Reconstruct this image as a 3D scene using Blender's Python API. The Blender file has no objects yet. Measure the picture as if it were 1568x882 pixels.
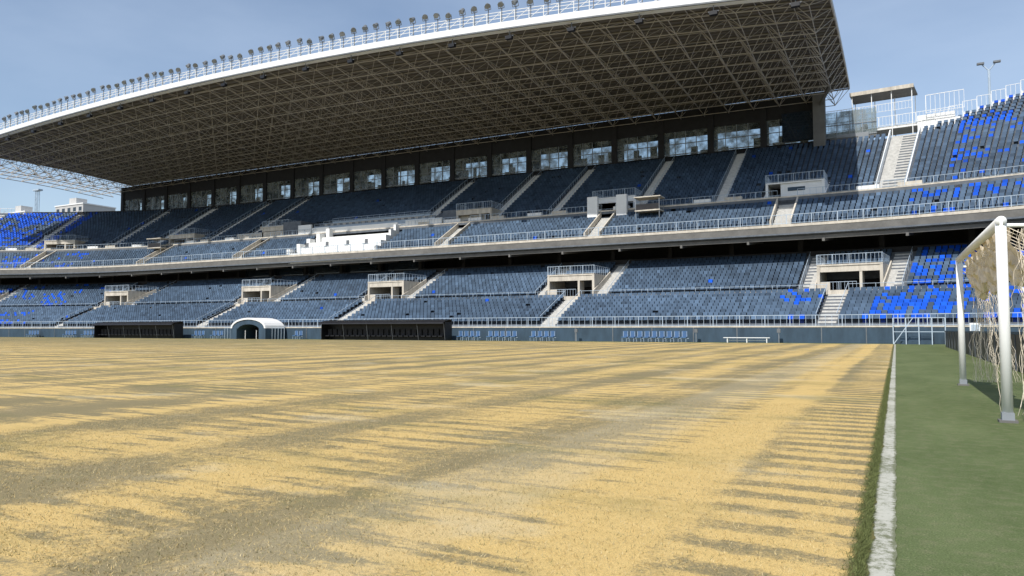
import bpy, math, random
import numpy as np
from mathutils import Vector
random.seed(4); rng=np.random.default_rng(7)
scene=bpy.context.scene
scene.view_settings.view_transform='Standard'
try: scene.view_settings.look='None'
except Exception: pass
scene.view_settings.exposure=0

# ------------------------------------------------------------ materials
def mat(name, col, rough=0.7, var=0.15, scale=3.0, metal=0.0, bump=0.0, spec=0.4, streak=0.0):
    m=bpy.data.materials.new(name); m.use_nodes=True; nt=m.node_tree; N=nt.nodes; L=nt.links
    b=N['Principled BSDF']; b.inputs['Roughness'].default_value=rough; b.inputs['Metallic'].default_value=metal
    b.inputs['Specular IOR Level'].default_value=spec
    g=N.new('ShaderNodeNewGeometry'); n=N.new('ShaderNodeTexNoise'); n.inputs['Scale'].default_value=scale
    n.inputs['Detail'].default_value=6; n.inputs['Roughness'].default_value=0.65
    if streak:
        mp=N.new('ShaderNodeMapping'); mp.inputs['Scale'].default_value=(1,1,streak); L.new(g.outputs['Position'],mp.inputs['Vector']); L.new(mp.outputs[0],n.inputs['Vector'])
    else: L.new(g.outputs['Position'],n.inputs['Vector'])
    r=N.new('ShaderNodeValToRGB'); r.color_ramp.elements[0].position=0.3; r.color_ramp.elements[1].position=0.7
    r.color_ramp.elements[0].color=tuple(c*(1-var) for c in col)+(1,)
    r.color_ramp.elements[1].color=tuple(min(1,c*(1+var)) for c in col)+(1,)
    L.new(n.outputs['Fac'],r.inputs['Fac']); L.new(r.outputs['Color'],b.inputs['Base Color'])
    if bump>0:
        bp=N.new('ShaderNodeBump'); bp.inputs['Strength'].default_value=bump; bp.inputs['Distance'].default_value=0.02
        L.new(n.outputs['Fac'],bp.inputs['Height']); L.new(bp.outputs['Normal'],b.inputs['Normal'])
    return m
M={}
M['conc']=mat('terrace_concrete',(0.13,0.145,0.165),0.9,0.25,1.5)
M['step']=mat('stair_concrete',(0.50,0.49,0.46),0.9,0.22,2.5)
M['steplift']=mat('shade_lifted_stair_concrete',(0.62,0.61,0.58),0.9,0.15,2.5)  # same stair concrete, coloured lighter so steps show in the roof's shade
M['cream']=mat('cream_concrete',(0.55,0.50,0.42),0.85,0.25,1.6,streak=.3)
M['white']=mat('white_paint',(0.80,0.80,0.78),0.65,0.06,1.0,spec=.3)
M['wallblue']=mat('blue_grey_wall',(0.038,0.068,0.10),0.7,0.3,1.0,streak=.3)
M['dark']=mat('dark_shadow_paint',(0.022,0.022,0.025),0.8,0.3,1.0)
M['black']=mat('black_plastic',(0.012,0.012,0.014),0.45,0.3,2.0)
M['rail']=mat('pale_blue_rail',(0.42,0.50,0.58),0.5,0.1,1.0)
M['raildark']=mat('grey_rail',(0.25,0.27,0.29),0.5,0.1,1.0)
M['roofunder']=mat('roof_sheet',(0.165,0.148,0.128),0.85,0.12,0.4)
M['truss']=mat('truss_steel',(0.47,0.435,0.385),0.6,0.12,0.5)
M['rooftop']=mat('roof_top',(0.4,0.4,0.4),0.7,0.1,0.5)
M['lampgrey']=mat('lamp_housing',(0.15,0.16,0.17),0.4,0.2,2)
M['lens']=mat('lamp_lens',(0.24,0.26,0.28),0.15,0.3,2,spec=.8)
M['seatblue']=mat('bench_blue',(0.06,0.13,0.26),0.5,0.2,2)
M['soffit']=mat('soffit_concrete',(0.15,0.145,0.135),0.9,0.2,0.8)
M['bldg']=mat('white_render',(0.5,0.49,0.47),0.9,0.1,0.3)
M['net']=mat('net_cord',(0.74,0.65,0.52),0.9,0.3,6)

def glass_mat(name, tint, mix, rough=0.05):
    m=bpy.data.materials.new(name); m.use_nodes=True; nt=m.node_tree; N=nt.nodes; L=nt.links
    out=N['Material Output']; b=N['Principled BSDF']; b.inputs['Base Color'].default_value=tint+(1,)
    b.inputs['Roughness'].default_value=rough
    t=N.new('ShaderNodeBsdfTransparent'); t.inputs['Color'].default_value=(0.88,0.92,0.92,1)
    mx=N.new('ShaderNodeMixShader')
    g=N.new('ShaderNodeNewGeometry'); n=N.new('ShaderNodeTexNoise'); n.inputs['Scale'].default_value=0.9; n.inputs['Detail'].default_value=4
    L.new(g.outputs['Position'],n.inputs['Vector'])
    r=N.new('ShaderNodeMapRange'); r.inputs['From Min'].default_value=0.35; r.inputs['From Max'].default_value=0.65
    r.inputs['To Min'].default_value=max(0,mix-0.3); r.inputs['To Max'].default_value=min(1,mix+0.3)
    L.new(n.outputs['Fac'],r.inputs['Value']); L.new(r.outputs['Result'],mx.inputs['Fac'])
    L.new(b.outputs[0],mx.inputs[1]); L.new(t.outputs[0],mx.inputs[2]); L.new(mx.outputs[0],out.inputs['Surface'])
    return m
M['winglass']=glass_mat('window_glass',(0.26,0.29,0.29),0.62)
M['darkglass']=mat('dark_glass',(0.012,0.022,0.035),0.04,0.3,0.6,spec=0.9)

def attr_mat(name, rough=0.5, spec=0.4):
    m=bpy.data.materials.new(name); m.use_nodes=True; N=m.node_tree.nodes; L=m.node_tree.links
    b=N['Principled BSDF']; b.inputs['Roughness'].default_value=rough; b.inputs['Specular IOR Level'].default_value=spec
    a=N.new('ShaderNodeAttribute'); a.attribute_name='Col'
    L.new(a.outputs['Color'],b.inputs['Base Color']); return m
M['seat']=attr_mat('seat_plastic',0.5,0.3)
M['blade']=attr_mat('grass_blade',0.8,0.2)

# ------------------------------------------------------------ mesh helpers
def link(o,parent=None):
    scene.collection.objects.link(o)
    if parent: o.parent=parent
    return o
def empty(name):
    e=bpy.data.objects.new(name,None); return link(e)
class MB:
    def __init__(s): s.v=[]; s.f=[]; s.m=[]; s.mats=[]
    def mi(s,k):
        if k not in s.mats: s.mats.append(k)
        return s.mats.index(k)
    def poly(s,pts,k):
        i=len(s.v); s.v.extend([tuple(p) for p in pts]); s.f.append(tuple(range(i,i+len(pts)))); s.m.append(s.mi(k))
    def hexa(s,p,k):
        i=len(s.v); s.v.extend([tuple(q) for q in p]); m=s.mi(k)
        for f in ((0,3,2,1),(4,5,6,7),(0,1,5,4),(1,2,6,5),(2,3,7,6),(3,0,4,7)):
            s.f.append(tuple(i+a for a in f)); s.m.append(m)
    def box(s,x0,x1,y0,y1,z0,z1,k):
        s.hexa([(x0,y0,z0),(x1,y0,z0),(x1,y1,z0),(x0,y1,z0),(x0,y0,z1),(x1,y0,z1),(x1,y1,z1),(x0,y1,z1)],k)
    def bar(s,p,q,w,k,n=4):
        p=Vector(p); q=Vector(q); d=q-p
        if d.length<1e-6: return
        d.normalize(); a=d.cross(Vector((0,0,1)))
        if a.length<1e-3: a=Vector((1,0,0))
        a.normalize(); b=d.cross(a); i=len(s.v); m=s.mi(k)
        for c in (p,q):
            for j in range(n):
                t=2*math.pi*(j+.5)/n; s.v.append(tuple(c+(a*math.cos(t)+b*math.sin(t))*w))
        for j in range(n):
            s.f.append((i+j,i+(j+1)%n,i+n+(j+1)%n,i+n+j)); s.m.append(m)
        if n>4:
            s.f.append(tuple(i+j for j in range(n))[::-1]); s.m.append(m); s.f.append(tuple(i+n+j for j in range(n))); s.m.append(m)
    def make(s,name,parent=None,smooth=False):
        me=bpy.data.meshes.new(name); me.from_pydata(s.v,[],s.f)
        for k in s.mats: me.materials.append(M[k])
        me.polygons.foreach_set('material_index',s.m)
        if smooth: me.polygons.foreach_set('use_smooth',[True]*len(s.f))
        me.update(); o=bpy.data.objects.new(name,me); return link(o,parent)

# ------------------------------------------------------------ stand plan
SR=-12.0; SL=-115.0; CY=-10.0; AR=90.0
def P(s,D,H):
    if s>SR:
        a=(s-SR)/AR; R=D-CY; return (SR+R*math.sin(a),CY+R*math.cos(a),H)
    if s<SL:
        a=(SL-s)/AR; R=D-CY; return (SL-R*math.sin(a),CY+R*math.cos(a),H)
    return (s,D,H)
def pbox(mb,s0,s1,D0,D1,H0,H1,k,H0b=None,H1b=None):
    n=1
    if s0<SL or s1>SR: n=max(1,int((s1-s0)/4))
    H0b=H0 if H0b is None else H0b; H1b=H1 if H1b is None else H1b
    for i in range(n):
        a=s0+(s1-s0)*i/n; b=s0+(s1-s0)*(i+1)/n
        mb.hexa([P(a,D0,H0),P(b,D0,H0),P(b,D1,H0b),P(a,D1,H0b),P(a,D0,H1),P(b,D0,H1),P(b,D1,H1b),P(a,D1,H1b)],k)
def split(s0,s1,gaps):
    segs=[(s0,s1)]
    for g0,g1 in gaps:
        out=[]
        for a,b in segs:
            if g1<=a or g0>=b: out.append((a,b)); continue
            if g0>a: out.append((a,g0))
            if g1<b: out.append((g1,b))
        segs=out
    return segs
def railing(mb,s0,s1,D,H,h=1.05,k='rail',step=0.45,w=0.018,post=2.2,tw=0.03):
    n=max(1,int(round((s1-s0)/step))); 
    for i in range(n+1):
        s=s0+(s1-s0)*i/n
        mb.bar(P(s,D,H+0.05),P(s,D,H+h),w,k)
    m=max(1,int((s1-s0)/post))
    for i in range(m):
        a=s0+(s1-s0)*i/m; b=s0+(s1-s0)*(i+1)/m
        mb.bar(P(a,D,H+h),P(b,D,H+h),tw,k); mb.bar(P(a,D,H+0.12),P(b,D,H+0.12),tw*.7,k)
        mb.bar(P(a,D,H),P(a,D,H+h),tw*1.2,k)
S0,S1=-225.0,62.0
stand=empty('football_grandstand')

LF=(71.6,1.75,78.6,4.75,9)
LB=(80.4,5.15,89.2,9.35,11)
UF=(85.0,12.35,91.0,15.9,8)
UB=(93.0,16.9,109.0,26.7,20)
EX=(109.0,26.7,119.0,33.9,12)
EXS=lambda i: -0.2+i*1.1
lowv=[-4.0,-34.0,-61.0,-85.0,-117.5,-150,-180,26,54]
upv=[-10.6,-33.0,-54.6,-94.0,-117.0,-143,-170,18,44]
lf_aisles=[-4.8,-32.8,-62,-86,-119,-150,-180,26,54]
uf_aisles=[-11.0,-33.0,-55.0,-94.0,-117.5,-143,-170,18,44]
ub_aisles=[-1.6,-19,-29.5,-42,-51.5,-64,-101,-111,-123.5,-133,-149,-163,-180,14,30,46]
lb_gaps=[(c-3.0,c+3.0) for c in lowv]
lb_st=[(c+sg*3.75-0.7,c+sg*3.75+0.7) for c in lowv for sg in (-1,1)]
ub_vgap=[(c-3.0,c+3.0) for c in upv]

terr=MB(); stairs=MB()
def terrace(sec,gapfn,lo=S0,hifn=None):
    D0,H0,D1,H1,n=sec; d=(D1-D0)/n; h=(H1-H0)/n
    for i in range(n):
        a=D0+i*d; z=H0+i*h
        l=lo if hifn is None else hifn(i)
        for s0,s1 in split(l,S1,gapfn(i)):
            pbox(terr,s0,s1,a,a+d+0.01*(i%2),z-1.0,z+0.001*(i%2),'conc')
def stair(sec,c,w,i0=0,k='step'):
    D0,H0,D1,H1,n=sec; d=(D1-D0)/n; h=(H1-H0)/n
    for i in range(i0,n):
        a=D0+i*d; z=H0+i*h
        pbox(stairs,c-w/2,c+w/2,a-0.012,a+d/2,z-0.3,z+0.02,k)
        pbox(stairs,c-w/2,c+w/2,a+d/2,a+d-0.012,z-0.3,z+h/2+0.02,k)
terrace(LF,lambda i:[])
terrace(LB,lambda i: lb_gaps if i<6 else [])
terrace(UF,lambda i:[(-82.5,-66)])
terrace(UB,lambda i: ub_vgap if i<4 else [])
terrace(EX,lambda i:[],hifn=EXS)
for c in lf_aisles: stair(LF,c,1.7)
for g in lb_st: stair(LB,(g[0]+g[1])/2,1.4)
for c in uf_aisles: stair(UF,c,1.7)
for c in ub_aisles: stair(UB,c,2.3 if c==-1.6 else 1.4,k='step' if c>-10 else 'steplift')
for c in (14,30,46): stair(EX,c,1.35)
pbox(terr,S0,S1,70.15,71.6,0.4,1.45,'conc')
pbox(terr,S0,S1,78.6,80.4,3.6,4.9,'conc')
pbox(terr,S0,S1,91.0,93.0,15.2,16.3,'conc')
pbox(terr,S0,S1,89.2,97,8.3,9.4,'conc')
terr.make('terraces',stand); stairs.make('aisle_stairs',stand)

# seats ------------------------------------------------------------
def inside(s,gaps):
    m=np.zeros(len(s),bool)
    for a,b in gaps: m|=(s>a)&(s<b)
    return m
SS=[];SD=[];SH=[];SC=[]
gb=np.array([0.060,0.094,0.142]); bb=np.array([0.006,0.080,0.52])
def patch(s,D,seed=0.):
    return (np.sin(s*0.55+seed)+np.sin(s*0.23+D*0.7+seed*2)+np.sin(D*1.3-s*0.31))/3
def addrow(s,D,H,tier):
    n=len(s); p=np.full(n,0.003)
    pt=patch(s,np.full(n,D))
    if tier in('LF','LB'):
        p=np.where(s>-1.5,np.clip(0.42+0.35*pt,0.05,.9),p)
        p=np.where((s>-10.5)&(s<-6)&(tier=='LF'),np.clip(0.02+0.5*pt,0,.5),p)
        p=np.where(s<-128,np.clip(0.10+0.5*pt,0,.8),p)
    elif tier=='UF':
        p=np.where(s>0,np.clip(0.2+0.6*pt,0.03,.9),p); p=np.where(s<-134,np.clip(0.25+0.6*pt,0.03,.9),p)
    else:
        p=np.where(s>3,np.clip(0.30+0.8*pt+(D-104)*0.02,0.02,.95),p); p=np.where(s<-146,np.clip(0.5+0.7*pt,0.05,.95),p)
    isb=rng.random(n)<p
    v=rng.normal(1,0.17,n).clip(.6,1.6)[:,None]
    c=np.where(isb[:,None],bb[None]*v,gb[None]*v*(1+0.15*np.sin(s*0.12+D*.3)[:,None]))
    SS.append(s);SD.append(np.full(n,D));SH.append(np.full(n,H));SC.append(c)
def seats(sec,gapfn,tier,lofn=None):
    D0,H0,D1,H1,n=sec; d=(D1-D0)/n; h=(H1-H0)/n
    for i in range(n):
        s=np.arange(S0 if lofn is None else lofn(i),S1,0.52)
        s=s[~inside(s,gapfn(i))]
        s=s[rng.random(len(s))>0.006]
        addrow(s,D0+i*d+d*0.35,H0+i*h,tier)
seats(LF,lambda i:[(c-1.1,c+1.1) for c in lf_aisles],'LF')
seats(LB,lambda i:lb_gaps*(i<7)+[(a-.25,b+.25) for a,b in lb_st]+([(c-4,c+4) for c in lowv] if i==0 else []),'LB')
seats(UF,lambda i:[(c-1.1,c+1.1) for c in uf_aisles]+[(-83,-65.5)],'UF')
seats(UB,lambda i:([(a-.3,b+.3) for a,b in ub_vgap] if i<5 else [])+[(c-(1.5 if c==-1.6 else .95),c+(1.5 if c==-1.6 else .95)) for c in ub_aisles]+([(-88,-60)] if i<5 else []),'UB')
seats(EX,lambda i:[(c-.95,c+.95) for c in (14,30,46)],'UB',lofn=lambda i:EXS(i)+.4)
S=np.concatenate(SS);D=np.concatenate(SD);H=np.concatenate(SH);C=np.concatenate(SC)
W=.22
tv=np.array([[-W,-.30,.36],[W,-.30,.36],[W,-.28,.43],[-W,-.28,.43],[W,.06,.40],[-W,.06,.40],
             [W,.16,.80],[-W,.16,.80],[W,.20,.79],[-W,.20,.79],[W,.12,.36],[-W,.12,.36],[-.19,.02,0.0],[.19,.02,0.0],[-.19,.02,.40],[.19,.02,.40]])
tf=np.array([[0,1,2,3],[3,2,4,5],[5,4,6,7],[7,6,8,9],[9,8,10,11],[11,10,1,0],[12,13,15,14]])
a=np.where(S>SR,(S-SR)/AR,np.where(S<SL,(S-SL)/AR,0)); R=D-CY
bx=np.where(S>SR,SR+R*np.sin(a),np.where(S<SL,SL+R*np.sin(a),S)); by=np.where((S>SR)|(S<SL),CY+R*np.cos(a),D)
ca=np.cos(a)[:,None]; sa=np.sin(a)[:,None]
VX=bx[:,None]+tv[None,:,0]*ca+tv[None,:,1]*sa
VY=by[:,None]-tv[None,:,0]*sa+tv[None,:,1]*ca
VZ=H[:,None]+tv[None,:,2]
V=np.stack([VX,VY,VZ],-1).reshape(-1,3)
n=len(S); F=(tf[None]+(np.arange(n)*len(tv))[:,None,None]).reshape(-1,4)
def npmesh(name,V,F,material,FC=None,parent=None):
    k=F.shape[1]; me=bpy.data.meshes.new(name); me.vertices.add(len(V)); me.vertices.foreach_set('co',V.astype(np.float32).ravel())
    me.loops.add(F.size); me.loops.foreach_set('vertex_index',F.astype(np.int32).ravel())
    me.polygons.add(len(F)); me.polygons.foreach_set('loop_start',(np.arange(len(F))*k).astype(np.int32))
    me.update(calc_edges=True); me.validate()
    if FC is not None:
        at=me.attributes.new('Col','FLOAT_COLOR','CORNER')
        c=np.ones((len(F),4),np.float32); c[:,:3]=FC; at.data.foreach_set('color',np.repeat(c,k,axis=0).ravel())
    me.materials.append(material); return link(bpy.data.objects.new(name,me),parent)
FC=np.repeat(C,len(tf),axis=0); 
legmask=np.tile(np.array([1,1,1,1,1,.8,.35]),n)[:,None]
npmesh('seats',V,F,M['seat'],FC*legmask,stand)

# walls, parapets, railings -----------------------------------------
w=MB(); rl=MB()
pbox(w,S0,S1,78.5,78.72,4.6,5.02,'cream')
pbox(w,S0,S1,84.7,84.98,12.34,12.62,'cream')
pbox(w,S0,S1,84.74,84.98,11.6,12.34,'soffit')  # fascia below the cream edge coloured dark to give the soffit's shadow
pbox(w,S0,S1,84.55,84.74,11.45,11.62,'conc')
pbox(w,S0,S1,91.0,91.22,15.9,16.62,'conc'); 
pbox(w,S0,S1,90.98,91.24,16.62,16.78,'cream')
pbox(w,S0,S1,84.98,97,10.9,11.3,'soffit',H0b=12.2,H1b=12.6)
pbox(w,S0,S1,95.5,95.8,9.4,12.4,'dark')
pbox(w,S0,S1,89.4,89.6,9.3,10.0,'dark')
pbox(w,-99,-62,91.5,91.7,9.4,11.9,'darkglass')
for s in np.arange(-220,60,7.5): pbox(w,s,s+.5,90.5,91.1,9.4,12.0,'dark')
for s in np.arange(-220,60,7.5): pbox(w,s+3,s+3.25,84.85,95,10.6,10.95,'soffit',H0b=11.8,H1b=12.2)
pbox(w,S0,-160,109,109.3,24,27.0,'conc')
railing(rl,S0,S1,70.2,1.45,1.0,'rail',0.6,0.02,2.4,0.035)
for a_,b_ in split(S0,S1,[(c-1,c+1) for c in lf_aisles]): railing(rl,a_,b_,78.62,5.0,0.6,'rail',1.2,0.018,2.4,0.025)
railing(rl,S0,S1,84.84,12.62,1.05,'rail',0.45,0.02,2.4,0.038)
for a_,b_ in split(S0,S1,[(c-1,c+1) for c in uf_aisles]+[(-83,-66)]): railing(rl,a_,b_,91.1,16.74,0.8,'rail',.6,0.018,2.4,0.03)
for g0 in ub_aisles:
    pbox(w,g0-2.9,g0-0.8,91.26,91.9,16.2,17.25,'white'); pbox(w,g0+.8,g0+2.9,91.26,91.9,16.2,17.25,'cream')
for c in ub_aisles:
    for sg in (-1,1):
        o=c+sg*(1.25 if c==-1.6 else .75); n_=10
        for i in range(n_):
            t0=i/n_; t1=(i+1)/n_
            p=P(o,93+16*t0,17.7+9.8*t0); q=P(o,93+16*t1,17.7+9.8*t1)
            rl.bar(p,q,.03,'rail'); rl.bar((p[0],p[1],p[2]-.9),p,.027,'rail')
            m_=(Vector(p)+Vector(q))/2; rl.bar(m_-Vector((0,0,.9)),m_,.02,'rail')
for sg in (-1,1):
    o=-1.6+sg*1.3
    pbox(w,o-.06,o+.06,93,109,16.4,17.5,'white',H0b=26.4,H1b=27.5)
def vomitory(c,Df,Hf,top,depth,sign=False,k='cream',rk='rail'):
    W2=3.0
    Db=Df+depth
    pbox(w,c-W2,c-W2+.28,Df,Db,Hf,top,k); pbox(w,c+W2-.28,c+W2,Df,Db,Hf,top,k)
    pbox(w,c-W2,c+W2,Df-.02,Db+.3,top,top+.16,k)
    if sign:
        pbox(w,c-W2+1.7,c+W2-.28,Df+.15,Df+.4,Hf,top,'white'); pbox(w,c-.6,c+1.1,Df+.08,Df+.14,top-.95,top-.5,'wallblue')
    else:
        pbox(w,c-W2+.28,c+W2-.28,Df+.05,Df+.3,top-.6,top,k)
        pbox(w,c+.9,c+1.15,Df+.05,Df+1.5,Hf,top-.6,k); pbox(w,c-2.72,c-1.8,Df+.1,Df+.3,Hf,Hf+1.0,k)
        pbox(w,c-.7,c+.3,Db-.4,Db-.3,Hf+1.5,Hf+1.9,'white')
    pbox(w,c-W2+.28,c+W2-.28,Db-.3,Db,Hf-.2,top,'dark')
    pbox(w,c-W2+.28,c+W2-.28,Df,Db,Hf-.3,Hf,'conc')
    railing(rl,c-W2,c+W2,Df+.1,top+.16,1.0,rk,.35,.018,1.5,.03)
    railing(rl,c-2.6,c+.6,Df+.2,Hf,1.0,rk,.35,.018,1.5,.03)
    for sg in(-1,1):
        o=c+sg*(W2-.1)
        for i in range(9):
            d0=Df+.1+(depth-.1)*i/8
            rl.bar(P(o,d0,top+.16),P(o,d0,top+1.16),.022,rk)
        rl.bar(P(o,Df+.1,top+1.16),P(o,Db,top+1.16),.03,rk)
        o2=c+sg*4.6
        rl.bar(P(o2,Df,Hf+.9),P(o2,Df+8,Hf+4.9),.03,rk)
        for i in range(6): rl.bar(P(o2,Df+i*1.5,Hf-.2+i*.74),P(o2,Df+i*1.5,Hf+.9+i*.75),.025,rk)
        pbox(w,c+sg*3.07-.06,c+sg*3.07+.06,Df-.6,Df+5.2,Hf-.1,Hf+.75,k,H0b=Hf+2.4,H1b=Hf+3.3)
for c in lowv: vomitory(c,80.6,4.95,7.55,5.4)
for i,c in enumerate(upv): vomitory(c,93.1,16.35,18.7,3.4,sign=(abs(c+10.6)<.1),k='white' if c in(-10.6,-33.0) else 'cream')
for c in uf_aisles:
    for sg in(-1,1): pbox(w,c+sg*1.0-.08,c+sg*1.0+.08,85.0,91,12.4,13.15,'cream',H0b=15.9,H1b=16.6)
for sg in(-1,1): pbox(w,-33+sg*2.0-.7,-33+sg*2.0+.7,90.4,91.0,15.4,18.6,'white')
for c in lf_aisles:
    for sg in(-1,1): rl.bar(P(c+sg*.95,71.6,2.6),P(c+sg*.95,78.6,5.7),.03,'rail')
for (a_,b_,i) in ((-103,-88,0),(-100,-90,3),(-58,-53,1)):
    pbox(w,a_,b_,93.1+i*.8,93.25+i*.8,16.9+i*.49,18.0+i*.49,'cream')
w.make('parapets_and_walls',stand); rl.make('railings',stand)

# directors' box ------------------------------------------------------------
v=MB()
for i,(a_,b_) in enumerate([(85.0,86.4),(86.4,87.8),(87.8,89.4),(89.4,91.0)]):
    z=12.5+i*.95
    pbox(v,-82.9+i*.5,-66.8,a_,b_,z-1.2,z,'white')
    pbox(v,-82.9+i*.5,-66.8,a_-.02,a_+.1,z,z+.35,'white')
for i in range(5): pbox(v,-83.6+i*.9,-82.9+i*.9,85.3+i*1.2,86.5+i*1.2,12.4,13.6+i*.9,'white')
for i in range(5): pbox(v,-66.8,-66.4,85.3+i*1.2,86.5+i*1.2,12.4,13.4+i*.9,'white')
pbox(v,-87,-84.2,91.3,91.6,16.3,18.3,'white'); pbox(v,-84,-80.5,91.3,91.6,16.3,17.7,'white'); pbox(v,-80.2,-67,91.3,91.6,16.0,17.5,'white')
pbox(v,-65.5,-59,91.3,91.6,16.3,17.7,'white'); pbox(v,-58.7,-55.8,91.3,91.6,16.3,17.3,'white')
pbox(v,-88,-60,93,97.2,16.3,17.4,'conc')
for i in range(3):
    pbox(v,-86+i*1.0,-62-i*1.2,94+i*1.1,94.15+i*1.1,17.4,18.3+i*.55,'rail' if i!=1 else 'cream')
    railing(v,-86+i*1.0,-62-i*1.2,94.08+i*1.1,18.3+i*.55,.5,'rail',1.2,.02,2.4,.03)
for s in np.arange(-85,-62,1.3):
    for dD in (94.6,95.8):
        pbox(v,s,s+.6,dD,dD+.1,17.4,18.7,'lampgrey'); pbox(v,s,s+.6,dD-.5,dD,17.7,17.85,'lampgrey')
pbox(v,-92,-88,93.0,97,16.3,19.4,'conc'); pbox(v,-60.0,-57.4,93.2,97,16.3,19.0,'conc')
for s in (-81,-77,-73,-69.5):
    pbox(v,s,s+.5,86.7,86.8,13.4,14.6,'lampgrey'); pbox(v,s-.1,s+.6,86.3,86.8,13.85,13.95,'lampgrey')
v.make('directors_box',stand)
for c in (-27.0,-118.5):
    g=MB(); pbox(g,c-1.6,c+1.6,88.5,90.5,15.9,16.05,'cream'); pbox(g,c-1.7,c+1.7,88.4,90.6,17.6,17.72,'cream')
    for a_ in(-1.5,1.5):
        for d_ in(88.6,90.4): g.bar(P(c+a_,d_,14.5),P(c+a_,d_,17.6),.04,'raildark')
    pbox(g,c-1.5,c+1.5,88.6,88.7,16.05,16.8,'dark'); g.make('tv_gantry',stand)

# executive boxes ------------------------------------------
b=MB(); x0,x1=-158,-8.5
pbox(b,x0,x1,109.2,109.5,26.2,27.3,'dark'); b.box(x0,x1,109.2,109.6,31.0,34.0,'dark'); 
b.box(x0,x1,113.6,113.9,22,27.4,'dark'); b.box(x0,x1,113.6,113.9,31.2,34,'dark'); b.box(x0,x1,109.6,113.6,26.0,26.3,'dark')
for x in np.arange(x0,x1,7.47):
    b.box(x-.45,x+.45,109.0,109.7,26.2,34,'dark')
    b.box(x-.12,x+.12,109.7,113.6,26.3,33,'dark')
    b.box(x+.45,x+7.02,109.35,109.38,27.3,31.0,'winglass')
    for j in range(1,4): b.box(x+.5+j*1.6-.04,x+.5+j*1.6+.04,109.25,109.45,27.3,31.0,'raildark')
    b.box(x+.45,x+7.02,109.25,109.45,27.5,27.62,'raildark'); b.box(x+.45,x+7.02,109.24,109.44,29.1,29.18,'raildark')
    b.box(x+.45,x+7.02,109.2,109.3,27.1,27.35,'soffit')
    for j in range(3):
        q=x+1+random.random()*5; b.box(q,q+.4+random.random()*.7,110.5,110.7,26.3,28.0+random.random()*1.5,'soffit')
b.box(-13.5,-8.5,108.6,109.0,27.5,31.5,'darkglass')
b.box(-9.3,-7.8,107.0,108.8,26.0,33.4,'soffit'); b.bar((-8.5,107.5,31.5),(-6.2,103,34.2),.25,'soffit')
b.make('executive_boxes',stand)

# roof ------------------------------------------------------------------
XL,XR=-160.0,-5.0; DF,DB=75.0,113.4
def Fh(x): return 1.15+33.1*(1.10-1.8e-5*(x+92)**2)
def top(x,d):
    t=(d-DF)/(DB-DF); return (Fh(x)+.9)*(1-t)+35.4*t+.6*math.sin(math.pi*t)
def dep(d):
    t=(d-DF)/(DB-DF); return .75+2.0*min(1,t*3)-0.5*max(0,t-.6)
NX,NY=44,12
sh=MB(); 
for i in range(NX):
    xa=XL+(XR-XL)*i/NX; xb=XL+(XR-XL)*(i+1)/NX
    for j in range(NY):
        da=DF+(DB-DF)*j/NY; db=DF+(DB-DF)*(j+1)/NY
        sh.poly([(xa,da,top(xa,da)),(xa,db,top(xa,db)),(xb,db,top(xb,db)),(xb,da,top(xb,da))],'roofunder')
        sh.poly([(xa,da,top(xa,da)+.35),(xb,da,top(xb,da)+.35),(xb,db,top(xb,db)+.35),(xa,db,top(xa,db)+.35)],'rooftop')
for j in range(NY*3+1):
    d=DF+(DB-DF)*j/(NY*3)
    for i in range(NX//2):
        xa=XL+(XR-XL)*i*2/NX; xb=XL+(XR-XL)*(i+1)*2/NX
        sh.bar((xa,d,top(xa,d)-.1),(xb,d,top(xb,d)-.1),.06,'roofunder')
for X_ in (XL,XR):
    for j in range(NY):
        da=DF+(DB-DF)*j/NY; db=DF+(DB-DF)*(j+1)/NY; e=.1 if X_==XR else -.1
        sh.hexa([(X_,da,top(X_,da)-.25),(X_+e,da,top(X_,da)-.25),(X_+e,db,top(X_,db)-.25),(X_,db,top(X_,db)-.25),
                 (X_,da,top(X_,da)+.45),(X_+e,da,top(X_,da)+.45),(X_+e,db,top(X_,db)+.45),(X_,db,top(X_,db)+.45)],'cream')
sh.make('roof_sheet',stand)
tr=MB()
def tn(i,j): x=XL+(XR-XL)*i/NX; d=DF+(DB-DF)*j/NY; return Vector((x,d,top(x,d)-.2))
def bn(i,j):
    x=XL+(XR-XL)*(i+.5)/NX; d=DF+(DB-DF)*(j+.5)/NY; return Vector((x,d,top(x,d)-dep(d)-.2))
for i in range(NX+1):
    for j in range(NY+1):
        if i<NX: tr.bar(tn(i,j),tn(i+1,j),.055,'truss')
        if j<NY: tr.bar(tn(i,j),tn(i,j+1),.055,'truss')
for i in range(NX):
    for j in range(NY):
        q=bn(i,j)
        for a_,c_ in((0,0),(1,0),(0,1),(1,1)): tr.bar(q,tn(i+a_,j+c_),.042,'truss')
        if i<NX-1: tr.bar(q,bn(i+1,j),.058,'truss')
        if j<NY-1: tr.bar(q,bn(i,j+1),.058,'truss')
tr.make('roof_space_frame',stand)
fb=MB(); fl=MB(); n_=84
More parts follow.
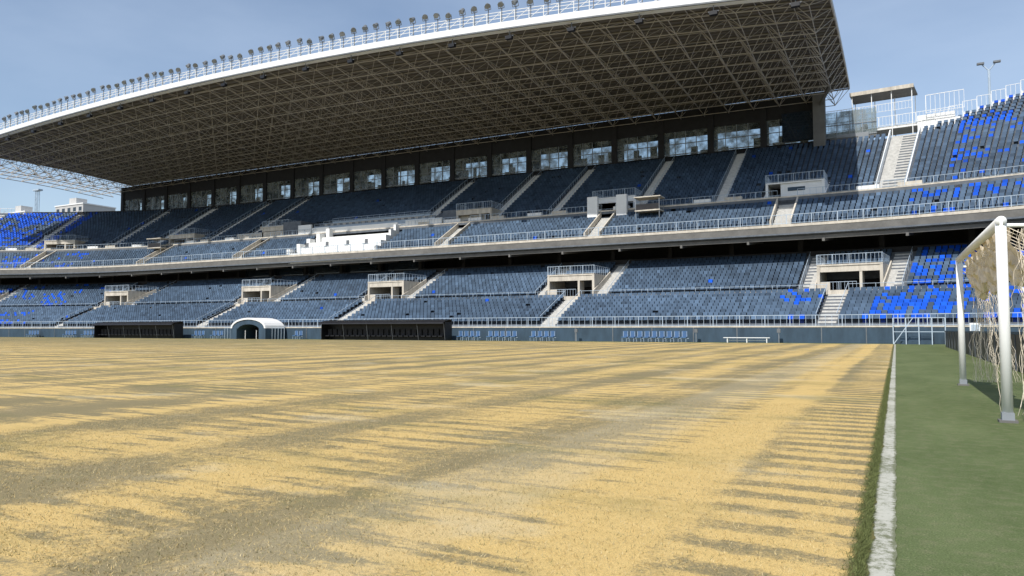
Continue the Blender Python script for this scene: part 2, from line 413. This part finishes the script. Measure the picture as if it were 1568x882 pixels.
for i in range(n_):
    xa=XL+(XR-XL)*i/n_; xb=XL+(XR-XL)*(i+1)/n_; a_=Fh(xa); c_=Fh(xb)
    fb.hexa([(xa,74.3,a_),(xb,74.3,c_),(xb,75.0,c_),(xa,75.0,a_),(xa,74.3,a_+1.05),(xb,74.3,c_+1.05),(xb,75,c_+1.05),(xa,75,a_+1.05)],'white')
    fb.hexa([(xa,74.1,a_+.05),(xb,74.1,c_+.05),(xb,74.3,c_+.05),(xa,74.3,a_+.05),(xa,74.1,a_+.22),(xb,74.1,c_+.22),(xb,74.3,c_+.22),(xa,74.3,a_+.22)],'lampgrey')
    for hh in(1.55,1.95,2.3): fb.bar((xa,74.4,a_+hh),(xb,74.4,c_+hh),.04,'white')
    fb.bar((xa,74.4,a_+1.05),(xa,74.4,a_+2.3),.05,'white')
    fb.bar((xa,74.4,a_+1.05),(xb,74.4,c_+2.3),.03,'white')
    xq=xa+.4+random.uniform(-.25,.25); f0=Fh(xq); z=f0+2.2+random.uniform(-.2,.2)
    fl.bar((xq,74.4,f0+1.05),(xq,74.4,z+.35),.06,'lampgrey')
    fl.bar((xq-.38,74.3,z+.35),(xq+.38,74.3,z+.35),.05,'lampgrey')
    for e in(-.38,.38): fl.bar((xq+e,74.3,z+.35),(xq+e,74.15,z+.8),.04,'lampgrey')
    cc=Vector((xq,74.15,z+.8)); dr=Vector((random.uniform(-1.1,1.1),-1,random.uniform(-1.9,-.7))).normalized()
    up=dr.cross(Vector((1,0,0))).normalized(); rt=dr.cross(up).normalized()
    pf=[];pb=[]
    for t in range(8):
        an=math.pi*2*t/8+math.pi/8
        pf.append(cc+dr*.22+rt*.38*math.cos(an)+up*.34*math.sin(an)); pb.append(cc-dr*.34+rt*.2*math.cos(an)+up*.2*math.sin(an))
    for t in range(8): fl.poly([pb[t],pb[(t+1)%8],pf[(t+1)%8],pf[t]],'lampgrey')
    fl.poly(pf,'lens'); fl.poly(pb[::-1],'lampgrey')
for i in range(20):
    xq=XL+4+i*7.8; z=Fh(xq); fl.bar((xq,74.6,z),(xq,74.6,z-.7),.05,'lampgrey')
    fl.box(xq-.4,xq+.4,74.3,74.8,z-1.05,z-.65,'black'); fl.box(xq-.55,xq+.55,74.5,74.6,z-.7,z-.62,'lampgrey')
fb.make('roof_edge_walkway',stand); fl.make('roof_floodlights',stand)

# access platform right of the roof ---------------------------------------
pf=MB()
def pb2(*a): pbox(pf,*a)
pb2(-9,3.0,110.5,114.5,28.0,28.4,'white'); pb2(-6.6,-.8,110.0,114.5,33.1,33.3,'soffit'); pb2(-6.6,-.8,109.9,110.0,33.0,33.5,'cream')
for s in(-6.4,-4.6,-2.8,-1.0):
    for d_ in(110.2,114.2): pf.bar(P(s,d_,24),P(s,d_,33.1),.07,'white')
railing(pf,-9,2.6,110.3,28.4,1.3,'white',.3,.02,1.5,.04); railing(pf,-9,-1,110.2,30.3,1.1,'white',.3,.02,1.5,.04)
pb2(-.6,2.6,110.4,110.6,26.0,29.2,'white'); pb2(-9.0,-4.9,109.5,109.7,26.3,27.8,'raildark')
railing(pf,.2,3.4,109.9,29.2,2.4,'white',.4,.03,1.6,.05)
pb2(EXS(11),S1,119.05,119.4,20,34.3,'white'); railing(pf,EXS(11),S1,119.2,34.3,1.1,'white',.6,.03,2.4,.05)
for i in range(11):
    d=109+(i+1)*10/12; z=26.7+(i+1)*7.2/12
    pb2(EXS(i),EXS(i+1),d+.05,d+.25,z-1.5,z+.15,'white'); railing(pf,EXS(i),EXS(i+1),d+.15,z+.15,1.5,'white',.4,.025,1.2,.04)
railing(pf,S0,-161,109.4,27.0,1.1,'white',.6,.03,2.4,.05)
pf.make('access_platform',stand)

le=MB()
for i in range(3):
    x=XL-3.85*(i+1)
    for j in range(0,NY):
        d=DF+(DB-DF)*j/NY; d2=DF+(DB-DF)*(j+1)/NY
        z=top(XL,d)-.9; z2=top(XL,d2)-.9
        le.bar((x,d,z-1.2),(x+3.85,d,z-1.2),.09,'truss'); le.bar((x,d,z-1.2),(x,d2,z2-1.2),.09,'truss')
        le.bar((x,d,z-1.2),(x+1.9,d+1.7,z+.8),.07,'truss'); le.bar((x+1.9,d+1.7,z+.8),(x+3.85,d2,z2-1.2),.07,'truss')
le.make('roof_end_frame',stand)

# ------------------------------------------------------------ perimeter wall
pw=MB(); pbox(pw,S0,S1,69.9,70.15,0,1.38,'wallblue'); pbox(pw,S0,S1,69.86,70.2,1.38,1.5,'cream')
for s in np.arange(S0,S1,4.0): pbox(pw,s,s+.08,69.86,69.9,0,1.38,'lampgrey')
pw.make('perimeter_wall')
bw=MB(); bw.box(2.95,3.15,19.5,58,0,1.02,'black'); bw.box(2.9,3.2,19.5,58,1.02,1.1,'wallblue')
for y in np.arange(20,58,2.4): bw.box(2.93,2.95,y,y+.06,0,1.02,'conc')
bw.make('padded_perimeter_barrier')

# ------------------------------------------------------------ dugouts
def dugout(x0,x1,y=66.8,h=2.3):
    g=MB(); g.box(x0,x1,y+1.5,y+1.6,0,h,'black')
    N_=8
    for i in range(N_):
        t0=i/N_; t1=(i+1)/N_
        f=lambda t:(y+1.5-1.75*math.sin(t*1.45), h-.05-.55*(1-math.cos(t*1.3)))
        (ya,za),(yb,zb)=f(t0),f(t1)
        g.hexa([(x0,yb,zb-.05),(x1,yb,zb-.05),(x1,ya,za-.05),(x0,ya,za-.05),(x0,yb,zb),(x1,yb,zb),(x1,ya,za),(x0,ya,za)],'black')
    for x in (x0,x1-.08): g.box(x,x+.08,y+.2,y+1.5,0,h-.3,'black')
    k=int((x1-x0)/.75)
    for i in range(k):
        x=x0+.3+i*.75; g.box(x,x+.55,y+.6,y+1.1,.4,.52,'black'); g.box(x,x+.55,y+1.05,y+1.17,.5,1.25,'dark')
    for x in np.linspace(x0,x1,6): g.bar((x,y+.25,0),(x,y-.1,h-.45),.02,'lampgrey')
    g.make('team_dugout')
dugout(-60.0,-42.8); dugout(-102.5,-85.5)
t=MB(); cx=-71.2; y0=66.3
prev=None
for i in range(13):
    an=math.pi*i/12; p=(cx-3.0*math.cos(an), 1.35+1.3*math.sin(an)); q=(cx-2.75*math.cos(an),1.35+1.08*math.sin(an)); q2=(cx-1.9*math.cos(an),1.1+.75*math.sin(an))
    if prev:
        a_,b_,c_=prev
        t.hexa([(b_[0],y0,b_[1]),(q[0],y0,q[1]),(q[0],y0+3.2,q[1]),(b_[0],y0+3.2,b_[1]),(a_[0],y0,a_[1]),(p[0],y0,p[1]),(p[0],y0+3.2,p[1]),(a_[0],y0+3.2,a_[1])],'white')
        t.hexa([(c_[0],y0+.1,c_[1]),(q2[0],y0+.1,q2[1]),(q2[0],y0+3.1,q2[1]),(c_[0],y0+3.1,c_[1]),(b_[0],y0+.1,b_[1]-.01),(q[0],y0+.1,q[1]-.01),(q[0],y0+3.1,q[1]-.01),(b_[0],y0+3.1,b_[1]-.01)],'wallblue')
    prev=(p,q,q2)
for sg in(-1,1):
    t.box(cx+sg*2.45-.55,cx+sg*2.45+.55,y0,y0+3.2,0,1.35,'wallblue')
    for k_ in range(5): t.bar((cx+sg*(3.1+k_*.5),y0+1,0),(cx+sg*(3.1+k_*.5),y0+1,1.4),.03,'rail')
    t.bar((cx+sg*3.1,y0+1,1.4),(cx+sg*5.1,y0+1,1.4),.03,'rail')
    t.box(cx+sg*.95-.03,cx+sg*.95+.03,y0+.5,y0+.56,0,1.1,'white')
t.box(cx-2.4,cx+2.4,y0+2.9,y0+3.1,0,2.0,'black'); t.make('players_tunnel')
def chairs(x,n,y=68.6,k='seatblue'):
    g=MB()
    for i in range(n):
        a_=x+i*.72
        g.box(a_,a_+.52,y-.08,y+.42,.40,.50,k); g.box(a_,a_+.52,y+.4,y+.45,.5,1.05,k)
        for e in(.04,.48):
            g.bar((a_+e,y,0),(a_+e,y,.42),.022,'rail'); g.bar((a_+e,y+.4,0),(a_+e,y+.4,1.0),.022,'rail')
    g.bar((x,y+.2,.36),(x+n*.72,y+.2,.36),.025,'rail'); g.make('pitchside_chairs')
for x,n_ in((-42.3,4),(-38.6,5),(-33.5,4),(-23.6,9),(-84.0,3),(-80.5,3),(-108,4),(-112.5,4),(-122,4),(-66,2)): chairs(x,n_)
g=MB(); g.box(-13.9,-9.9,68.4,68.85,.42,.48,'white')
for x in(-13.6,-11.9,-10.2): g.box(x,x+.08,68.45,68.8,0,.42,'white')
g.box(-13.7,-10.1,68.6,68.64,.2,.24,'white')
g.make('substitutes_bench')
g=MB()
for x in np.arange(-.2,3.6,.9):
    for y in(66.5,69.0): g.bar((x,y,0),(x,y,2.1),.05,'rail')
    g.bar((x,66.5,2.1),(x,69.0,2.1),.04,'rail')
for z in(1.0,1.5,2.1): g.bar((-.2,66.5,z),(3.4,66.5,z),.035,'rail')
for i in range(5): g.box(.3,2.6,67.0+i*.4,67.4+i*.4,0,.28*(i+1),'wallblue')
g.bar((-.2,66.5,0),(1.2,66.5,2.1),.04,'rail'); g.make('steel_access_steps')
g=MB(); g.bar((4.6,57,0),(4.6,57,1.0),.04,'white'); g.box(4.3,4.9,56.95,57.0,.8,1.6,'white'); g.box(4.38,4.82,56.93,56.95,.9,1.5,'rail'); g.make('pitchside_sign')
for x in (-28.5,-9.2,-16.5):
    g=MB(); g.bar((x,69,0),(x,69,.9),.04,'raildark'); g.box(x-.15,x+.15,68.9,69.1,.9,1.25,'lampgrey'); g.make('pitchside_speaker')

# ------------------------------------------------------------ goal
goal=empty('football_goal')
gx=1.21; ya,yb=11.1,18.0; gh=2.52
g=MB(); r=.062
g.bar((gx,ya,0),(gx,ya,gh+.03),r,'white',24); g.bar((gx,yb,0),(gx,yb,gh+.12),r,'white',24); g.make('posts',goal,True)
g=MB(); g.bar((gx,ya-.06,gh),(gx,yb+.06,gh+.1),r,'white',24); g.make('crossbar',goal,True)
g=MB()
for y in(ya,yb):
    g.box(gx-.1,gx+.1,y-.1,y+.1,0,.03,'soffit'); g.box(gx-.067,gx+.067,y-.067,y+.067,.02,.12,'raildark')
    g.bar((gx,y,gh-.05),(gx+.9,y,gh-.1),.025,'white',8); g.bar((gx+.9,y,gh-.1),(gx+1.9,y,.05),.025,'white',8)
g.make('frame',goal)
nt=MB()
def netpt(u,v_):
    y=ya+(yb-ya)*u
    if v_<.3: t=v_/.3; x=gx+.05+.9*t; z=gh-.06-.1*t-.16*math.sin(math.pi*t)-.18*abs(math.sin(u*9))
    else: t=(v_-.3)/.7; x=gx+.95+.95*t+.08*math.sin(u*14+t*5); z=(gh-.16-.18*abs(math.sin(u*9)))*(1-t)+.03
    return (x,y,z)
NU,NV=60,34
for i in range(NU+1):
    for j in range(NV): nt.bar(netpt(i/NU,j/NV),netpt(i/NU,(j+1)/NV),.0045,'net',3)
for j in range(NV+1):
    for i in range(NU): nt.bar(netpt(i/NU,j/NV),netpt((i+1)/NU,j/NV),.0045,'net',3)
for y in(ya,yb):
    for i in range(110 if y==ya else 40):
        t=random.random(); x=gx+.22+.5*t+random.gauss(0,.02); yy=y+random.gauss(0,.08); z=gh-.1
        for k_ in range(22):
            x2=x+random.gauss(0,.028)+.004; y2=yy+random.gauss(0,.025); z2=z-.106
            nt.bar((x,yy,z),(x2,y2,max(.02,z2)),.0038,'net',3); x,yy,z=x2,y2,z2
nt.make('net',goal)
NW=110; nr=MB(); pts=[]
for i in range(NW+1):
    u=i/NW; y=ya+.25+(yb-ya-.5)*u
    sag=.44+.20*abs(math.sin(u*7.5+.4))+.05*math.sin(u*60)
    row=[]
    for k_ in range(13):
        v_=k_/12; row.append((gx+.06+.34*v_+.035*math.sin(u*45+k_*1.3)+random.gauss(0,.008), y+.03*math.sin(k_*2+u*30), gh+.02-sag*1.15*math.sin(v_*math.pi*.55)+.03*math.sin(u*80+k_*2)))
    pts.append(row)
for i in range(NW):
    for k_ in range(12): nr.poly([pts[i][k_],pts[i+1][k_],pts[i+1][k_+1],pts[i][k_+1]],'net')
nr.make('gathered_net',goal,True)

# ------------------------------------------------------------ ground
def sheet(name,x0,x1,y0,y1,z,material,nx=1,ny=1,jag=None):
    g=MB(); g.mats=[material]
    ys=[y0+(y1-y0)*j/ny for j in range(ny+1)]
    L_=[x0+(jag(y,0) if jag else 0) for y in ys]; R_=[x1+(jag(y,1) if jag else 0) for y in ys]
    for j in range(ny):
        g.v+= [(L_[j],ys[j],z),(R_[j],ys[j],z),(R_[j+1],ys[j+1],z),(L_[j+1],ys[j+1],z)]; k_=len(g.v); g.f.append((k_-4,k_-3,k_-2,k_-1)); g.m.append(0)
    return g.make(name)
def gm(name,build):
    m=bpy.data.materials.new(name); m.use_nodes=True; nt=m.node_tree; N=nt.nodes; L=nt.links
    build(N,L,N['Principled BSDF']); M[name]=m
def helper(N,L):
    geo=N.new('ShaderNodeNewGeometry')
    def noise(sc,scale3=(1,1,1),det=5,rough=.6,off=(0,0,0),rot=0):
        mp=N.new('ShaderNodeMapping'); mp.inputs['Scale'].default_value=scale3; mp.inputs['Location'].default_value=off; mp.inputs['Rotation'].default_value=(0,0,rot)
        L.new(geo.outputs['Position'],mp.inputs['Vector']); n=N.new('ShaderNodeTexNoise'); n.inputs['Scale'].default_value=sc
        n.inputs['Detail'].default_value=det; n.inputs['Roughness'].default_value=rough; L.new(mp.outputs[0],n.inputs['Vector']); return n.outputs['Fac']
    def math_(op,a,b=None,c=None):
        n=N.new('ShaderNodeMath'); n.operation=op
        for i,v in enumerate((a,b,c)):
            if v is None: continue
            if isinstance(v,(int,float)): n.inputs[i].default_value=v
            else: L.new(v,n.inputs[i])
        return n.outputs[0]
    def mix(f,a,b,t='MIX'):
        n=N.new('ShaderNodeMix'); n.data_type='RGBA'; n.blend_type=t
        if isinstance(f,(int,float)): n.inputs[0].default_value=f
        else: L.new(f,n.inputs[0])
        for i,v in ((6,a),(7,b)):
            if isinstance(v,tuple): n.inputs[i].default_value=v+(1,)
            else: L.new(v,n.inputs[i])
        return n.outputs[2]
    def mr(v,a,b,c=0.,d=1.):
        n=N.new('ShaderNodeMapRange'); n.interpolation_type='SMOOTHSTEP'; L.new(v,n.inputs['Value'])
        for k,x in zip(('From Min','From Max','To Min','To Max'),(a,b,c,d)): n.inputs[k].default_value=x
        return n.outputs['Result']
    sep=N.new('ShaderNodeSeparateXYZ'); L.new(geo.outputs['Position'],sep.inputs[0])
    return noise,math_,mix,mr,sep.outputs[0],sep.outputs[1]
def pitch(N,L,b):
    noise,ma,mix,mr,X,Y=helper(N,L)
    S_=lambda v,k: ma('MULTIPLY',ma('SUBTRACT',v,.5),k)
    nA=noise(1.0,(1.0,.06,1),4,.6)
    nB=noise(1.0,(.07,.55,1),4,.6,(5,3,0))
    nC=noise(.6,(1,.7,1),6,.65,(9,0,0))
    nD=noise(1.0,(.30,.7,1),5,.6,(1,8,0),rot=.6)
    nS=noise(1.0,(.55,5.0,1),4,.62,(3,1,0))
    nS2=noise(1.0,(1.1,9.0,1),3,.6,(7,2,0))
    nM=noise(7.0,(1,1,1),6,.72); nF=noise(45.0,(1,1,1),3,.8); nG=noise(150.0,(1,1,1),2,.8)
    # evenly spaced combed ridges, bent a little by the noise
    rip=ma('SINE',ma('ADD',ma('MULTIPLY',Y,14.5),ma('ADD',ma('MULTIPLY',nM,1.6),ma('ADD',ma('MULTIPLY',nC,5.0),ma('MULTIPLY',X,.9)))))
    rip=mr(rip,-.55,.75,-1,1)
    bandx=ma('SINE',ma('ADD',ma('MULTIPLY',X,2.6),ma('MULTIPLY',nC,1.8)))
    comb_=mr(ma('ADD',nD,ma('MULTIPLY',bandx,.12)),.44,.58)
    edge=mr(X,-1.15,-.85)
    f=ma('ADD',S_(nA,1.0),S_(nB,.65)); f=ma('ADD',f,S_(nD,.40)); f=ma('ADD',f,ma('MULTIPLY',bandx,.11))
    f=ma('ADD',f,ma('MULTIPLY',S_(nS,1.0),ma('ADD',ma('MULTIPLY',comb_,.7),.35)))
    f=ma('ADD',f,ma('MULTIPLY',S_(nS2,.8),comb_))
    f=ma('ADD',f,ma('MULTIPLY',ma('MULTIPLY',rip,ma('MAXIMUM',ma('MULTIPLY',comb_,.75),edge)),.16))
    f=ma('ADD',f,S_(nM,.50)); f=ma('ADD',f,S_(nF,.70))
    gs=ma('MULTIPLY',mr(X,-1.95,-1.6),mr(X,-1.05,-1.3)); f=ma('ADD',f,ma('MULTIPLY',gs,.24))
    f=ma('ADD',f,ma('MULTIPLY',edge,.06))
    gs2=ma('MULTIPLY',mr(X,-3.3,-3.0),mr(X,-2.0,-2.3)); f=ma('SUBTRACT',f,ma('MULTIPLY',gs2,.05))
    farf=ma('MULTIPLY',mr(Y,22,60),mr(X,-10,-70)); f=ma('SUBTRACT',f,ma('MULTIPLY',farf,.20))
    gold=mr(f,-.16,.16)
    olive=mix(nC,(.20,.17,.088),(.285,.23,.13)); straw=mix(nM,(.52,.355,.125),(.65,.475,.205))
    col=mix(gold,olive,straw)
    pale=mr(ma('ADD',nC,ma('MULTIPLY',nD,.8)),.95,1.14); col=mix(ma('MULTIPLY',pale,.45),col,(.54,.47,.32))
    col=mix(ma('MULTIPLY',gs2,ma('MULTIPLY',nB,.55)),col,(.50,.43,.29))
    grn=mr(noise(.25,(1,1.8,1),5,.65,(2,7,0)),.50,.68); col=mix(ma('MULTIPLY',grn,.42),col,(.13,.14,.055))
    col=mix(ma('MULTIPLY',farf,.30),col,(.17,.165,.075))
    fine=mr(nG,.3,.7,.68,1.25); comb=N.new('ShaderNodeCombineXYZ'); [L.new(fine,comb.inputs[i]) for i in range(3)]
    col=mix(1.0,col,comb.outputs[0],'MULTIPLY')
    ed=mr(ma('ADD',X,S_(nM,.18)),-.265,-.205); col=mix(ma('MULTIPLY',ed,.85),col,(.075,.085,.032))
    L.new(col,b.inputs['Base Color']); b.inputs['Roughness'].default_value=.95; b.inputs['Specular IOR Level'].default_value=.1
    bp=N.new('ShaderNodeBump'); bp.inputs['Strength'].default_value=.4; bp.inputs['Distance'].default_value=.012
    L.new(ma('ADD',nF,ma('MULTIPLY',nG,.8)),bp.inputs['Height']); L.new(bp.outputs[0],b.inputs['Normal'])
gm('pitch',pitch)
def turf(N,L,b):
    noise,ma,mix,mr,X,Y=helper(N,L)
    a_=noise(.7,(1,.4,1),5,.65); f_=noise(90,(1,1,1),3,.8); m_=noise(7,(1,1,1),5,.7)
    col=mix(mr(a_,.3,.7),(.080,.110,.038),(.130,.160,.066)); col=mix(mr(m_,.42,.68,0,.45),col,(.185,.18,.10))
    fine=mr(f_,.3,.7,.6,1.4); comb=N.new('ShaderNodeCombineXYZ'); [L.new(fine,comb.inputs[i]) for i in range(3)]
    col=mix(1.0,col,comb.outputs[0],'MULTIPLY')
    spk=mr(noise(60,(1,1,1),2,.5,(4,4,0)),.68,.74); col=mix(ma('MULTIPLY',spk,.5),col,(.42,.38,.25))
    L.new(col,b.inputs['Base Color']); b.inputs['Roughness'].default_value=.9; b.inputs['Specular IOR Level'].default_value=.15
    bp=N.new('ShaderNodeBump'); bp.inputs['Strength'].default_value=.5; bp.inputs['Distance'].default_value=.01
    L.new(f_,bp.inputs['Height']); L.new(bp.outputs[0],b.inputs['Normal'])
gm('turfgreen',turf)
def linem(N,L,b):
    noise,ma,mix,mr,X,Y=helper(N,L)
    m_=noise(16,(1,1,1),6,.8); l_=noise(1.2,(1,1,1),4,.6); g_=noise(120,(1,1,1),2,.7)
    f=ma('ADD',ma('ADD',m_,ma('MULTIPLY',l_,.6)),ma('MULTIPLY',g_,.35))
    f=ma('SUBTRACT',f,ma('MULTIPLY',mr(X,-.06,-.03),.18)); f=ma('SUBTRACT',f,ma('MULTIPLY',mr(X,-.13,-.165),.22))
    col=mix(mr(f,.80,1.04),(.15,.16,.09),(.46,.45,.38)); L.new(col,b.inputs['Base Color']); b.inputs['Roughness'].default_value=.95
gm('line',linem)
M['groundsoil']=mat('ground_soil',(.16,.15,.12),.95,.2,.3)
sheet('ground',-3000,3000,-3000,3000,-.03,'groundsoil')
sheet('artificial_turf',-190,60,-25,69.9,0.0,'turfgreen')
def jag(y,side):
    return .007*math.sin(y*7.1)+.006*math.sin(y*19.3+1)+.010*math.sin(y*1.7)+.004*math.sin(y*47)
sheet('pitch_line',-.18,-.03,-12,67,.006,'line',ny=3000,jag=lambda y,s:(0.004*math.sin(y*9)+.003*math.sin(y*31)) if s else 0)
sheet('grass_pitch',-132,-.155,-12,66.6,.012,'pitch',ny=4000,jag=lambda y,s: jag(y,s) if s else 0)
n=130000; ne=30000
bx=np.concatenate([rng.uniform(-9,-.18,n),-.160-np.abs(rng.normal(0,.032,ne))]); by=np.concatenate([2.2+(rng.random(n)**1.3)*10,2.5+(rng.random(ne)**1.4)*22])
hgt=np.concatenate([rng.uniform(.006,.018,n),rng.uniform(.012,.032,ne)]); n=n+ne
ang=rng.uniform(0,6.28,n); lean=rng.normal(0,.012,(n,2)); ww=.0020
clump=np.sin(by*9)+np.sin(by*23+1)+np.sin(by*51); lean[-ne:,0]+=.012+.008*clump[-ne:]
V=np.zeros((n,3,3)); V[:,0,0]=bx-np.cos(ang)*ww; V[:,0,1]=by-np.sin(ang)*ww; V[:,1,0]=bx+np.cos(ang)*ww; V[:,1,1]=by+np.sin(ang)*ww
V[:,0:2,2]=.012; V[:,2,0]=bx+lean[:,0]; V[:,2,1]=by+lean[:,1]; V[:,2,2]=.012+hgt
F=np.arange(n*3).reshape(n,3); base=np.array([[.55,.41,.18],[.60,.48,.26],[.38,.30,.15],[.20,.19,.08]])
C=base[rng.choice(4,n,p=[.3,.2,.28,.22])]*rng.uniform(.75,1.15,(n,1))
e_=bx>-.26; C[e_]=np.array([.10,.115,.04])*rng.uniform(.6,1.8,(e_.sum(),1))
npmesh('dry_grass_blades',V.reshape(-1,3),F,M['blade'],C)
g=MB(); M['leafy']=mat('lime_leaf',(.45,.6,.06),.6,.1,10)
for i in range(5):
    an=i*1.25; g.poly([(2.02,3.75,.012),(2.02+.02*math.cos(an),3.75+.02*math.sin(an),.03),(2.02+.03*math.cos(an+.4),3.75+.03*math.sin(an+.4),.022),(2.02+.02*math.cos(an+.8),3.75+.02*math.sin(an+.8),.014)],'leafy')
g.make('fallen_leaf')

# ------------------------------------------------------------ background
def building(x,y,w_,d_,h,fl):
    g=MB(); g.box(x,x+w_,y,y+d_,0,h,'bldg'); n_=int(w_/3.2)
    for f in range(fl):
        z=h-3.1*(f+1)+.7
        for i in range(n_): g.box(x+.8+i*3.2,x+2.4+i*3.2,y-.05,y-.01,z,z+1.5,'darkglass'); g.box(x+.7+i*3.2,x+2.5+i*3.2,y-.12,y-.05,z-.12,z,'white')
    g.box(x-.2,x+w_+.2,y-.2,y+d_+.2,h,h+.4,'white'); g.box(x+w_*.3,x+w_*.55,y+2,y+6,h+.4,h+3,'bldg'); g.make('apartment_building')
building(-284,150,14,12,42.5,6); building(-266,158,16,12,45,5)
def pole(x,y,z0,z1):
    g=MB(); g.bar((x,y,z0),(x,y,z1),.16,'rail',8)
    for sg in(-1,1):
        g.bar((x,y,z1-.2),(x+sg*.9,y,z1+.9),.08,'rail',8); g.box(x+sg*1.0-.45,x+sg*1.0+.45,y-.35,y+.2,z1+.8,z1+1.05,'lampgrey')
    g.make('street_lamp')
pole(12.8,124,0,38.5)
g=MB(); xq=-207;yq=118
for a_ in(-.35,.35):
    for c_ in(-.35,.35): g.bar((xq+a_,yq+c_,0),(xq+a_,yq+c_,39),.07,'rail')
for i in range(26): g.bar((xq-.35,yq-.35,i*1.5),(xq+.35,yq-.35,i*1.5+1.5),.04,'rail'); g.bar((xq-.35,yq-.35,i*1.5),(xq+.35,yq-.35,i*1.5),.04,'rail')
g.box(xq-1.4,xq+1.4,yq-.6,yq+.6,39,39.4,'rail'); g.make('lattice_mast')

# ------------------------------------------------------------ world, sun, camera
wd=bpy.data.worlds.new('World'); scene.world=wd; wd.use_nodes=True; N=wd.node_tree.nodes; L=wd.node_tree.links
bg=N['Background']; sky=N.new('ShaderNodeTexSky'); sky.sky_type='NISHITA'; sky.sun_disc=False
sky.sun_elevation=math.radians(50); sky.sun_rotation=math.radians(180); sky.dust_density=1.0; sky.air_density=1.0; sky.ozone_density=1.3
tc=N.new('ShaderNodeTexCoord'); mp=N.new('ShaderNodeMapping'); mp.inputs['Scale'].default_value=(1.0,1.4,3.5); mp.inputs['Rotation'].default_value=(0,.3,.4)
ns=N.new('ShaderNodeTexNoise'); ns.inputs['Scale'].default_value=1.6; ns.inputs['Detail'].default_value=7; ns.inputs['Roughness'].default_value=.5
L.new(tc.outputs['Generated'],mp.inputs['Vector']); L.new(mp.outputs[0],ns.inputs['Vector'])
r=N.new('ShaderNodeMapRange'); r.inputs['From Min'].default_value=.38; r.inputs['From Max'].default_value=.8; r.inputs['To Min'].default_value=.06; r.inputs['To Max'].default_value=.40
L.new(ns.outputs['Fac'],r.inputs['Value']); mx=N.new('ShaderNodeMix'); mx.data_type='RGBA'
L.new(r.outputs['Result'],mx.inputs[0]); L.new(sky.outputs[0],mx.inputs[6]); mx.inputs[7].default_value=(6.0,7.0,8.4,1)
L.new(mx.outputs[2],bg.inputs['Color']); bg.inputs['Strength'].default_value=.14
sl=bpy.data.lights.new('sun','SUN'); sl.energy=4.5; sl.angle=math.radians(.5); sl.color=(1,.965,.91)
so=bpy.data.objects.new('sun',sl); so.rotation_euler=(math.radians(40),0,math.radians(-6)); link(so)
cam=bpy.data.cameras.new('camera'); cam.lens=26; cam.sensor_width=36; cam.clip_end=6000; cam.clip_start=.05
co=bpy.data.objects.new('camera',cam); co.location=(0,0,1.15); co.rotation_euler=(math.radians(93.24),0,math.radians(27.4)); link(co)
scene.camera=co
